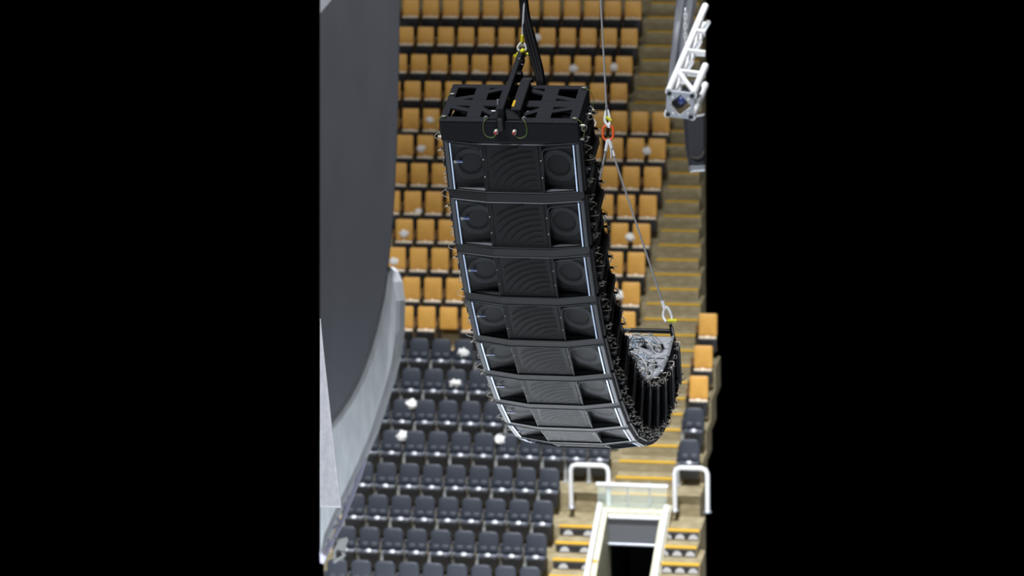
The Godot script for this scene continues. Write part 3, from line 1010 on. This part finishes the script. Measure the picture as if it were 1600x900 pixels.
func flying_frame(T: Transform3D) -> void:
	var f := thing("flying_frame", "black steel flying frame with cut-out top, carrying the loudspeaker array", "frame", T)
	var W := 0.347
	var y0 := 0.014
	var y1 := 0.128
	var zf := 0.032
	var zb := -0.332
	var st := mb()
	box(st, Vector3(0, (y0 + y1) / 2, zf - 0.006), Vector3(W * 2, y1 - y0, 0.012), 0.002)
	obj("front_plate", st, M.paint_frame, f)
	st = mb()
	box(st, Vector3(0, (y0 + y1) / 2, zb + 0.006), Vector3(W * 2, y1 - y0, 0.012), 0.002)
	obj("back_plate", st, M.paint_frame, f)
	for s in [-1.0, 1.0]:
		st = mb()
		box(st, Vector3(s * (W - 0.006), (y0 + y1) / 2 + 0.012, (zf + zb) / 2), Vector3(0.012, y1 - y0 - 0.024, zf - zb - 0.02), 0.002)
		obj("side_plate", st, M.paint_frame, f)
	# top plate: bars left between the cut-outs
	var X := func(u: float) -> float: return -W + 2 * W * u
	var Z := func(v: float) -> float: return zf + (zb - zf) * v
	var tp := mb()
	var ty := y1 - 0.004
	for v in [[0.0, 0.12], [0.42, 0.58], [0.91, 1.0]]:
		box(tp, Vector3(0, ty, Z.call((v[0] + v[1]) / 2)), Vector3(W * 2, 0.012, (v[1] - v[0]) * (zf - zb)), 0.0015)
	for u in [[0.0, 0.05], [0.185, 0.285], [0.38, 0.57], [0.69, 0.795], [0.935, 1.0]]:
		for v in [[0.12, 0.42], [0.58, 0.91]]:
			box(tp, Vector3(X.call((u[0] + u[1]) / 2), ty, Z.call((v[0] + v[1]) / 2)), Vector3((u[1] - u[0]) * W * 2, 0.012, (v[1] - v[0]) * (zf - zb)), 0.0)
	obj("top_plate", tp, M.paint_frame, f)
	for q in [[0.04, 0.58, 0.19, 0.68], [0.27, 0.8, 0.38, 0.9], [0.57, 0.88, 0.70, 0.78], [0.785, 0.7, 0.945, 0.6], [0.04, 0.4, 0.19, 0.3], [0.27, 0.36, 0.38, 0.2], [0.57, 0.18, 0.70, 0.34], [0.785, 0.3, 0.945, 0.4]]:
		st = mb()
		bar(st, Vector3(X.call(q[0]), ty - 0.0005, Z.call(q[1])), Vector3(X.call(q[2]), ty - 0.0005, Z.call(q[3])), 0.03, 0.012, Vector3.UP, 0.001)
		obj("diagonal_strut", st, M.paint_frame, f)
	st = mb()
	box(st, Vector3(0, 0.02, (zf + zb) / 2), Vector3(W * 2 - 0.03, 0.008, zf - zb - 0.03))
	obj("bottom_plate", st, M.rig, f)
	st = mb()
	rod(st, Vector3(-0.23, 0.1, Z.call(0.41)), Vector3(0.18, 0.1, Z.call(0.41)), 0.006, 10)
	obj("steel_rod", st, M.zinc, f)
	for i in 14:                                     # bolt holes along the plate
		st = mb()
		var u := 0.03 + 0.94 * (i % 7) / 6.0
		lathe(st, [Vector2(0.006, 0.0), Vector2(0.004, 0.003), Vector2(0, 0.003)], Vector3(X.call(u), y1 + 0.002, Z.call(0.05 if i < 7 else 0.965)), Basis(), 8)
		obj("bolt", st, M.rig, f)
	# the spine: a tall perforated bar along the frame, running out behind it
	var sp := mb()
	box(sp, Vector3(-0.03, 0.168, -0.267), Vector3(0.026, 0.078, 0.6), 0.004)
	var spine := obj("spine", sp, M.paint_frame, f)
	for i in 20:
		st = mb()
		lathe(st, [Vector2(0.0085, 0), Vector2(0.0085, 0.002), Vector2(0.006, 0.002), Vector2(0.006, -0.004), Vector2(0, -0.004)], Vector3(-0.0165, 0.156 + 0.025 * (i % 2), -0.02 - 0.027 * i), Basis(Vector3.FORWARD, PI / 2), 8)
		obj("spine_hole", st, M.chrome if i % 7 == 3 else M.cable, spine)
	st = mb()
	box(st, Vector3(0.035, 0.152, -0.16), Vector3(0.05, 0.05, 0.3), 0.004)
	obj("inner_channel", st, M.paint_frame, f)
	st = mb()
	box(st, Vector3(0.017, 0.178, -0.065), Vector3(0.013, 0.003, 0.06), 0.0008)
	obj("yellow_warning_label", st, M.nosing, f)
	st = mb()
	box(st, Vector3(-0.018, 0.17, -0.35), Vector3(0.06, 0.05, 0.03), 0.006)
	box(st, Vector3(0.0, 0.15, -0.345), Vector3(0.13, 0.03, 0.02), 0.006)
	rod(st, Vector3(-0.03, 0.2, -0.44), Vector3(-0.02, 0.16, -0.5), 0.012)
	obj("rear_bracket", st, M.rig, f)
	for q in [[-0.052, 0.225, -0.02], [-0.03, 0.2, -0.28], [-0.03, 0.2, -0.17], [-0.02, 0.215, -0.45]]:
		st = mb()
		rod(st, Vector3(q[0], q[1] - 0.03, q[2]), Vector3(q[0], q[1], q[2]), 0.006)
		obj("clevis_pin", st, M.zinc, f)
	# gussets and block at the front
	for s in [-1.0, 1.0]:
		st = mb()
		prism(st, PackedVector2Array([Vector2(0, 0), Vector2(0.075, 0), Vector2(0.06, 0.022), Vector2(0.02, 0.055), Vector2(0, 0.06)]), -0.008, 0.008, Transform3D(Basis(Vector3(s, 0, 0), Vector3.UP, Vector3(0, 0, s)), Vector3(-0.02 + s * 0.012, 0.13, 0.012)))
		obj("gusset", st, M.rig, f)
	st = mb()
	box(st, Vector3(-0.036, 0.12, 0.04), Vector3(0.034, 0.075, 0.03), 0.006)
	obj("front_block", st, M.rig, f)
	for s in [[-0.062, -1.0], [0.03, 1.0]]:
		st = mb()
		lathe(st, [Vector2(0.011, 0), Vector2(0.011, 0.018), Vector2(0.007, 0.02), Vector2(0, 0.021)], Vector3(s[0], 0.078, 0.034), Basis(Vector3.RIGHT, PI / 2), 12)
		var pin := obj("quick_release_pin", st, M.chrome, f)
		st = mb()
		lathe(st, [Vector2(0.0075, 0), Vector2(0.0075, 0.008), Vector2(0, 0.009)], Vector3(s[0], 0.078, 0.053), Basis(Vector3.RIGHT, PI / 2), 12)
		obj("red_button", st, M.red, pin)
		st = mb()
		var e: float = s[1]
		tube(st, curve([Vector3(s[0], 0.07, 0.05), Vector3(s[0] + e * 0.02, 0.048, 0.05), Vector3(s[0] + e * 0.055, 0.06, 0.048), Vector3(s[0] + e * 0.064, 0.1, 0.042), Vector3(s[0] + e * 0.055, 0.136, 0.036), Vector3(s[0] + e * 0.04, 0.135, 0.01)]), 0.0018, 6)
		obj("green_lanyard", st, M.green, pin)
		st = mb()
		ring(st, Vector3(s[0] + e * 0.05, 0.142, 0.018), Basis(Vector3.UP, 0.5), 0.009, 0.009, 0.0025)
		obj("lanyard_ring", st, M.zinc, pin)
	# corner pins with green lanyards
	for q in [[1.0, 0.0], [1.0, -0.3], [-1.0, 0.0], [-1.0, -0.22]]:
		st = mb()
		var X1: float = q[0] * (W + 0.002)
		var z1: float = q[1]
		tube(st, curve([Vector3(X1 - q[0] * 0.03, 0.136, z1), Vector3(X1 + q[0] * 0.012, 0.125, z1 + 0.012), Vector3(X1 + q[0] * 0.026, 0.07, z1 + 0.012), Vector3(X1 + q[0] * 0.01, 0.02, z1)]), 0.0016, 6)
		obj("green_lanyard", st, M.green, f)
		st = mb()
		ring(st, Vector3(X1 - q[0] * 0.02, 0.138, z1), Basis(Vector3.RIGHT, 1.2), 0.011, 0.011, 0.002)
		obj("lanyard_ring", st, M.chrome, f)
		st = mb()
		rod(st, Vector3(X1, 0.02, z1), Vector3(X1 + q[0] * 0.02, 0.02, z1), 0.006)
		obj("corner_pin", st, M.chrome, f)
	for q in [[0.07, -0.02], [0.03, -0.2], [0.0, -0.29]]:
		st = mb()
		ring(st, Vector3(W + 0.022, q[0], q[1]), Basis(Vector3.UP, 0.6), 0.014, 0.017, 0.002)
		rod(st, Vector3(W, q[0] + 0.015, q[1]), Vector3(W + 0.025, q[0] + 0.015, q[1]), 0.006)
		obj("side_pin", st, M.chrome, f)
	# shackle at the end of the spine and the wire rope it hangs from
	var sw := T * Vector3(-0.024, 0.2, -0.55)
	var rgt := T.basis.x
	var vt := Vector3.UP
	var zz := rgt.cross(vt).normalized()
	var sb := thing("shackle", "galvanised bow shackle with a yellow pin at the rear end of the frame's spine", "shackle", Transform3D(Basis(rgt, vt, zz), sw))
	st = mb()
	tube(st, curve([Vector3(-0.014, -0.03, 0), Vector3(-0.014, -0.004, 0), Vector3(-0.022, 0.02, 0), Vector3(0, 0.044, 0), Vector3(0.022, 0.02, 0), Vector3(0.014, -0.004, 0), Vector3(0.014, -0.03, 0)]), 0.0065, 8)
	obj("bow", st, M.white_steel, sb)
	st = mb()
	rod(st, Vector3(-0.028, -0.014, 0.0), Vector3(0.032, -0.014, 0.0), 0.008, 10)
	lathe(st, [Vector2(0, 0), Vector2(0.014, 0.002), Vector2(0.014, 0.014), Vector2(0, 0.016)], Vector3(0.006, 0.004, 0.01), Basis(Vector3.RIGHT, PI / 2), 12)
	bar(st, Vector3(-0.005, -0.004, 0.016), Vector3(-0.04, -0.022, 0.02), 0.011, 0.011)
	obj("yellow_pin", st, M.yellow_pin, sb)
	var wr := thing("wire_rope", "steel wire rope with a yellow latch rising from the frame's shackle", "wire rope")
	st = mb()
	var top := at(820, -16, (sw - EYE).dot(fw) + 0.06)
	rod(st, sw + Vector3(0, 0.036, 0), top, 0.006)
	obj("rope", st, M.rope, wr)
	st = mb()
	bar(st, sw + Vector3(0, 0.045, 0.006), sw + Vector3(0.003, 0.085, 0.004), 0.014, 0.012, Vector3.UP, 0.003)
	obj("hook_latch", st, M.yellow_pin, wr)
	# the loom of black cables
	var zc := (sw - EYE).dot(fw)
	var which := ["leftmost", "second from the left", "third from the left", "fourth from the left", "fifth from the left", "rightmost"]
	for i in 6:
		var off := (i - 2.5) * 1.0
		var j := i % 2
		st = mb()
		var d := 0.02 * j
		tube(st, curve([at(817.0 + off * 1.6, -14, zc + 0.05 + d), at(820.5 + off * 1.8, 22, zc + 0.04 + d), at(826.5 + off * 2.4, 52, zc + 0.0 + d), at(835.5 + off * 2.5 - j, 86, zc - 0.04 + d), at(841 + off * 2.1, 108, zc - 0.07 + d), at(845 + off * 1.6, 131, zc - 0.1 + d), at(843 + off * 1.2, 145, zc - 0.06 + d)], 6), 0.0105, 8)
		var c := obj(numbered("speaker_cable"), st, M.cable)
		tag(c, "black speaker cable dropping to the frame, %s of the loom" % which[i], "cable", "black cables of the loom")

func tail(T: Transform3D) -> void:
	# pull-back bar behind the last cabinet, its shackle and the two-leg bridle
	var p := at(1046, 517, 0.0)
	var zt := (T * Vector3(HW, -CH, -CD) - EYE).dot(fw)
	var R := at(1050, 518, zt)
	var L := R - T.basis.x * 0.67
	var pb := thing("pull_back_bar", "black steel crossbar behind the last loudspeaker of the upturned tail", "bar")
	var st := mb()
	bar(st, L, R, 0.026, 0.026, Vector3.UP, 0.004)
	obj("crossbar", st, M.rig, pb)
	for s in [[R, 1.0], [L, -1.0]]:
		st = mb()
		bar(st, s[0] + Vector3(0, 0.03, 0), T * Vector3(s[1] * (HW + 0.004), -CH + 0.06, -CD + 0.02), 0.03, 0.012, T.basis.x, 0.003)
		obj("end_lug", st, M.rig, pb)
	st = mb()
	var ra := R - T.basis.x * 0.29
	bar(st, ra, ra + Vector3(0, -0.16, 0) - T.basis.x * 0.07, 0.024, 0.02, Vector3.UP, 0.004)
	bar(st, ra, ra + Vector3(0, -0.17, 0.02) - T.basis.x * 0.13, 0.02, 0.02, Vector3.UP, 0.004)
	obj("bracket", st, M.alu, pb)
	# ring
	var zr := zt - 0.02
	var ringc := at(950, 207.5, zr)
	var mr := mb()
	var pts := []
	for v in rounded(0.062, 0.09, 0.028, 5):
		pts.append(ringc + rt * v.x + up * v.y)
	tube(mr, pts, 0.0075, 8, true)
	var o := obj("master_ring", mr, M.orange_ring)
	tag(o, "orange oval master ring joining the steel cable to its two legs", "ring")
	# upper rope with its socket and shackle
	var ur := thing("pull_back_cable", "thin steel cable running down to the orange ring", "wire rope")
	st = mb()
	rod(st, at(948.2, 176, zr), at(937.5, -16, zr), 0.006, 8)
	obj("rope", st, M.rope, ur)
	st = mb()
	rod(st, at(948.2, 178, zr), at(947.6, 164, zr), 0.010, 8)
	obj("ferrule", st, M.zinc, ur)
	var s2 := thing("shackle", "small galvanised shackle with a yellow pin above the orange ring", "shackle")
	st = mb()
	tube(st, curve([at(951, 197, zr - 0.006), at(945.5, 190, zr), at(946, 179, zr), at(948.5, 172, zr), at(951.5, 179, zr), at(953, 190, zr), at(951, 199, zr - 0.006)]), 0.009, 8)
	obj("bow", st, M.white_steel, s2)
	st = mb()
	rod(st, at(947, 183, zr - 0.01), at(955, 188.5, zr - 0.01), 0.009, 8)
	obj("yellow_pin", st, M.yellow_pin, s2)
	# right leg
	var lr := thing("bridle_leg", "right steel cable leg sloping from the orange ring to the tail", "wire rope")
	st = mb()
	rod(st, at(952, 223, zr), at(1036.5, 476, zr), 0.0062, 8)
	obj("rope", st, M.rope, lr)
	st = mb()
	tube(st, curve([at(950, 219, zr - 0.008), at(953.5, 222, zr), at(957, 235, zr), at(959.5, 244, zr)]), 0.0095, 8)
	rod(st, at(951, 219, zr - 0.01), at(956, 232, zr - 0.01), 0.008)
	obj("thimble", st, M.white_steel, lr)
	st = mb()
	rod(st, at(1034.5, 470, zr), at(1039, 484, zr), 0.012, 8)
	obj("ferrule", st, M.white_steel, lr)
	var s3 := thing("shackle", "galvanised shackle with a yellow pin at the tail's crossbar end", "shackle")
	st = mb()
	tube(st, curve([at(1041, 503, zr - 0.02), at(1036.5, 495, zr), at(1038, 484, zr), at(1041, 480, zr), at(1046, 485, zr), at(1050, 497, zr), at(1047, 506, zr - 0.01)]), 0.009, 8)
	obj("bow", st, M.white_steel, s3)
	st = mb()
	rod(st, at(1043, 502, zr - 0.02), at(1057, 501, zr - 0.02), 0.012, 8)
	obj("yellow_pin", st, M.yellow_pin, s3)
	st = mb()
	bar(st, at(1047, 500, zr + 0.01), R + Vector3(0, -0.03, 0), 0.03, 0.014, T.basis.x, 0.003)
	obj("lug", st, M.rig, s3)
	# left leg
	var ll := thing("bridle_leg", "left steel cable leg dropping from the orange ring behind the loudspeakers", "wire rope")
	st = mb()
	rod(st, at(949, 222, zr), at(891, 512, zr + 0.1), 0.0062, 8)
	obj("rope", st, M.rope, ll)
	st = mb()
	rod(st, at(949.5, 218, zr - 0.01), at(946.5, 236, zr), 0.010, 8)
	obj("thimble", st, M.white_steel, ll)
	st = mb()
	tube(st, curve([at(953, 229, zr - 0.02), at(954.5, 236, zr - 0.02), at(954.5, 247, zr - 0.02)]), 0.004, 6)
	obj("safety_tie", st, M.cable_white, ll)

# ------------------------------------------------------------------ the big screen on the left
func outline(pts: Array, z: float, tf: Transform3D) -> PackedVector2Array:      # picture outline set out at depth z, in the plane of tf
	var p := PackedVector2Array()
	var inv := tf.affine_inverse()
	for q in pts:
		var v := inv * at(q[0], q[1], z)
		p.append(Vector2(v.x, v.y))
	return p

func scoreboard() -> void:
	var s := thing("arena_screen", "huge dark grey curved screen back with a pale grey skirt at the left edge", "screen")
	var T := Transform3D(Basis(rt, up, -fw), at(560, 400, 40.0))
	var face_ := outline([[500, 21], [518, 0], [519, -14], [624, -14], [622.5, 90], [620, 200], [616.5, 285], [612.5, 345], [607, 405], [599, 458], [589.5, 502], [577, 545], [562, 584], [546, 615], [527, 643], [512, 662], [500, 675]], 40.0, T)
	var st := mb()
	prism(st, face_, -0.3, 0.0, T, 0.03)
	obj("screen_back", st, M.screen, s)
	st = mb()
	prism(st, outline([[500, 20], [500, -14], [518, -14], [518, -1]], 40.0, T), -0.7, -0.05, T)
	obj("top_trim", st, M.trim_grey, s)
	st = mb()
	prism(st, outline([[500, 560], [560, 430], [607, 416], [614, 423], [621, 440], [625, 470], [624.5, 520], [619, 562], [610, 598], [598, 636], [583, 682], [565, 724], [545, 766], [529, 800], [512, 838], [500, 868]], 40.08, T), -2.0, -0.08, T, 0.05)
	obj("skirt", st, M.skirt, s)
	# pale zigzag truss along its lower edge
	var z := thing("zigzag_truss", "lilac grey zigzag truss along the lower edge of the screen's skirt", "truss")
	var a := [[571, 716], [561, 746], [547, 782], [533, 818], [516, 852], [503, 880]]
	var b := [[549, 742], [534, 766], [520, 802], [505, 834], [502, 862]]
	for i in 5:
		st = mb()
		bar(st, at(a[i][0], a[i][1], 40.6), at(a[i + 1][0], a[i + 1][1], 40.6), 0.05, 0.05, Vector3.RIGHT, 0.006)
		obj("chord", st, M.lilac, z)
		st = mb()
		bar(st, at(a[i][0], a[i][1], 40.6), at(b[i][0], b[i][1], 40.6), 0.04, 0.04, Vector3.RIGHT, 0.006)
		obj("brace", st, M.lilac, z)
		st = mb()
		bar(st, at(b[i][0], b[i][1], 40.6), at(a[i + 1][0], a[i + 1][1], 40.6), 0.04, 0.04, Vector3.RIGHT, 0.006)
		obj("brace", st, M.lilac, z)
		if i < 4:
			st = mb()
			bar(st, at(b[i][0], b[i][1], 40.6), at(b[i + 1][0], b[i + 1][1], 40.6), 0.03, 0.03, Vector3.RIGHT, 0.006)
			obj("chord", st, M.lilac, z)
	var k := thing("bracket_arm", "grey jointed metal bracket at the lower left, in front of the black seats", "bracket")
	st = mb()
	prism(st, PackedVector2Array([Vector2(-0.09, 0.06), Vector2(-0.02, 0.05), Vector2(0.07, 0.07), Vector2(0.085, 0.04), Vector2(0.06, -0.02), Vector2(0.05, -0.1), Vector2(0.0, -0.1), Vector2(-0.07, -0.07), Vector2(-0.1, -0.09), Vector2(-0.13, -0.08), Vector2(-0.06, -0.02)]), -0.05, 0.05, Transform3D(Basis(rt, up, -fw), at(534, 848, 40.3)), 0.0)
	obj("plate", st, M.claw, k)
	st = mb()
	bar(st, at(536, 856, 40.3), at(538, 870, 40.3), 0.06, 0.05, Vector3.RIGHT, 0.01)
	obj("link", st, M.claw, k)
	st = mb()
	bar(st, at(538, 869, 40.3), at(521, 879, 40.3), 0.035, 0.04, Vector3.RIGHT, 0.008)
	obj("forearm", st, M.claw, k)

func rigging() -> void:
	# white banner at the left, near the camera's distance of the speakers
	var T := Transform3D(Basis(rt, up, -fw), at(515, 650, 14.2))
	var st := mb()
	prism(st, outline([[500, 497], [502.5, 522], [505.5, 550], [509, 582], [513, 618], [517.5, 660], [522, 700], [526.5, 738], [530.5, 770], [533, 789], [532.5, 793.5], [500, 792.5]], 14.2, T), -0.008, 0.0, T, 0.0)
	var b := thing("white_banner", "white mottled fabric banner hanging at the left edge, its lower corner pointed", "banner")
	obj("cloth", st, M.banner, b)
	st = mb()
	tube(st, curve([at(500.5, 498, 14.19), at(505.5, 550, 14.19), at(513, 618, 14.19), at(522, 700, 14.19), at(530.5, 770, 14.19), at(533, 792, 14.19)], 4), 0.0022, 6)
	tube(st, [at(500.5, 792, 14.19), at(533, 793, 14.19)], 0.0022, 6)
	obj("hem", st, M.white_steel, b)
	# white box truss at the upper right
	var Z := 30.0
	var O := at(1063, 163.5, Z)
	var far := at(1063 + 60, 163.5 - 144, Z + 2.0)
	var az := (far - O).normalized()                       # away along the truss
	var ax := (at(1086, 164.5, Z) - at(1041, 163, Z)).normalized()
	ax = (ax - az * ax.dot(az)).normalized()
	var ay := az.cross(ax) * -1.0
	if ay.y < 0: ay = -ay
	var t := thing("box_truss", "white box truss with a square silver end plate at the upper right", "truss", Transform3D(Basis(ax, ay, -az), O))
	var h := 0.132
	var W := 0.118
	var full := O.distance_to(far)
	var cutx := func(x: float, y: float) -> float:         # where a chord leaves the part of the hall that is built
		var p: Vector3 = t.transform * Vector3(x, y, 0)
		return min(full * 1.02, along(p, az, 1102.0))
	for q in [[-W, W], [W, W], [W, -W], [-W, -W]]:
		st = mb()
		rod(st, Vector3(q[0], q[1], 0), Vector3(q[0], q[1], -cutx.call(q[0], q[1])), 0.034, 10)
		obj("chord", st, M.white_steel, t)
	for i in 5:
		var d := 0.5 * (i + 1)
		for y in [W, -W]:
			var x1 := W
			var l0: float = cutx.call(-W, y)
			var l1: float = cutx.call(W, y)
			if d > l0: continue
			x1 = W if d < l1 else lerpf(-W, W, clampf((l0 - d) / (l0 - l1), 0.05, 1.0))
			st = mb()
			rod(st, Vector3(-W, y, -d), Vector3(x1, y, -d), 0.024, 8)
			obj("cross_bar", st, M.white_steel, t)
		if d < cutx.call(-W, W):
			st = mb()
			rod(st, Vector3(-W, -W, -d + 0.5), Vector3(-W, W, -d), 0.024, 8)
			obj("diagonal", st, M.white_steel, t)
			st = mb()
			rod(st, Vector3(-W, -W, -d), Vector3(-W * 0.2, W, -d + 0.25), 0.024, 8)
			obj("diagonal", st, M.white_steel, t)
		if d < cutx.call(W, W) + 0.1:
			st = mb()
			rod(st, Vector3(W, W, -d + 0.45), Vector3(-W, W, -d), 0.024, 8)
			obj("diagonal", st, M.white_steel, t)
	var cs := CSGCombiner3D.new()
	cs.name = "end_plate"
	var pl := CSGBox3D.new()
	pl.size = Vector3(h * 2, h * 2, 0.03)
	pl.material = M.alu
	cs.add_child(pl)
	var hole := CSGBox3D.new()
	hole.size = Vector3(0.155, 0.155, 0.1)
	hole.rotation.z = PI / 4
	hole.operation = CSGShape3D.OPERATION_SUBTRACTION
	hole.material = M.white_steel
	cs.add_child(hole)
	t.add_child(cs)
	for q in [[-1, 1], [1, 1], [1, -1], [-1, -1]]:
		st = mb()
		lathe(st, [Vector2(0.022, 0), Vector2(0.02, 0.014), Vector2(0, 0.016)], Vector3(q[0] * 0.108, q[1] * 0.108, 0.015), Basis(Vector3.RIGHT, PI / 2), 10)
		obj("corner_bolt", st, M.rig, t)
	for q in [[-0.075, 0.075], [0.075, 0.075], [0.08, -0.07], [-0.06, -0.085]]:
		st = mb()
		lathe(st, [Vector2(0.013, 0), Vector2(0.012, 0.008), Vector2(0, 0.01)], Vector3(q[0], q[1], 0.015), Basis(Vector3.RIGHT, PI / 2), 10)
		obj("plate_bolt", st, M.white_steel, t)
	st = mb()
	rod(st, Vector3(-0.03, 0.0, -0.06), Vector3(0.06, -0.03, -0.5), 0.07, 12)
	var lampbody := obj(numbered("stage_lamp"), st, M.bag)
	lampbody.transform = t.transform
	tag(lampbody, "dark lamp barrel lying inside the white truss, behind its end plate", "lamp")
	st = mb()
	lathe(st, [Vector2(0.0, 0.04), Vector2(0.03, 0.03), Vector2(0.035, 0.0)], Vector3(0.005, 0.035, -0.03), Basis(Vector3.RIGHT, PI / 2), 12)
	obj("blue_lens", st, M.blue, lampbody)
	# pale drape and chain behind the truss
	var D := thing("grey_drape", "pale grey drape hanging behind the white truss", "drape")
	var zd := 33.5
	st = mb()
	st.set_smooth_group(0)
	var cols := 10
	var rows_ := 14
	var V := func(i: int, j: int, back: float) -> Vector3:
		var v := float(j) / rows_
		var y := lerpf(-16.0, 138.0, v)
		var x0 := lerpf(1058.0, 1043.0, v)
		var x1 := lerpf(1092.0, 1062.0, v)
		var u := float(i) / cols
		return at(lerpf(x0, x1, u), y, zd + 0.05 * sin(u * 14.0 + v) + 0.03 * sin(v * 9.0) + back)
	for i in cols:
		for j in rows_:
			quad(st, V.call(i, j + 1, 0.0), V.call(i + 1, j + 1, 0.0), V.call(i + 1, j, 0.0), V.call(i, j, 0.0))
			quad(st, V.call(i, j, 0.012), V.call(i + 1, j, 0.012), V.call(i + 1, j + 1, 0.012), V.call(i, j + 1, 0.012))
	obj("cloth", st, M.drape, D)
	var C := thing("chain", "white hoist chain hanging in front of the grey drape", "chain")
	for i in 7:
		st = mb()
		var m := at(1070.5 + (i % 2) * 0.6, 18 + i * 7.5, zd - 0.3)
		var zax := fw if i % 2 else rt
		ring(st, m, Basis(zax.cross(up), up, zax), 0.014, 0.03, 0.007, 12, 6)
		obj("link", st, M.white_steel, C)
	# dark bag hanging under the truss
	var G := thing("chain_bag", "black hanging equipment bag with a grey band, below the white truss", "bag")
	var zg := 33.0
	var TG := Transform3D(Basis(rt, up, -fw), at(1086, 225, zg))
	st = mb()
	prism(st, outline([[1069, 184], [1101, 178], [1101, 262], [1078, 259], [1073, 235]], zg, TG), -0.2, 0.1, TG, 0.02)
	obj("bag_body", st, M.bag, G)
	st = mb()
	prism(st, outline([[1077, 259], [1101, 258.5], [1101, 267], [1079, 268.5]], zg, TG), -0.18, 0.12, TG, 0.01)
	obj("grey_band", st, M.alu, G)
	st = mb()
	tube(st, curve([at(1079, 244, zg - 0.11), at(1088, 247, zg - 0.14), at(1097, 243, zg - 0.14), at(1100, 236, zg - 0.13)]), 0.012, 6)
	obj("strap", st, M.post_dark, G)
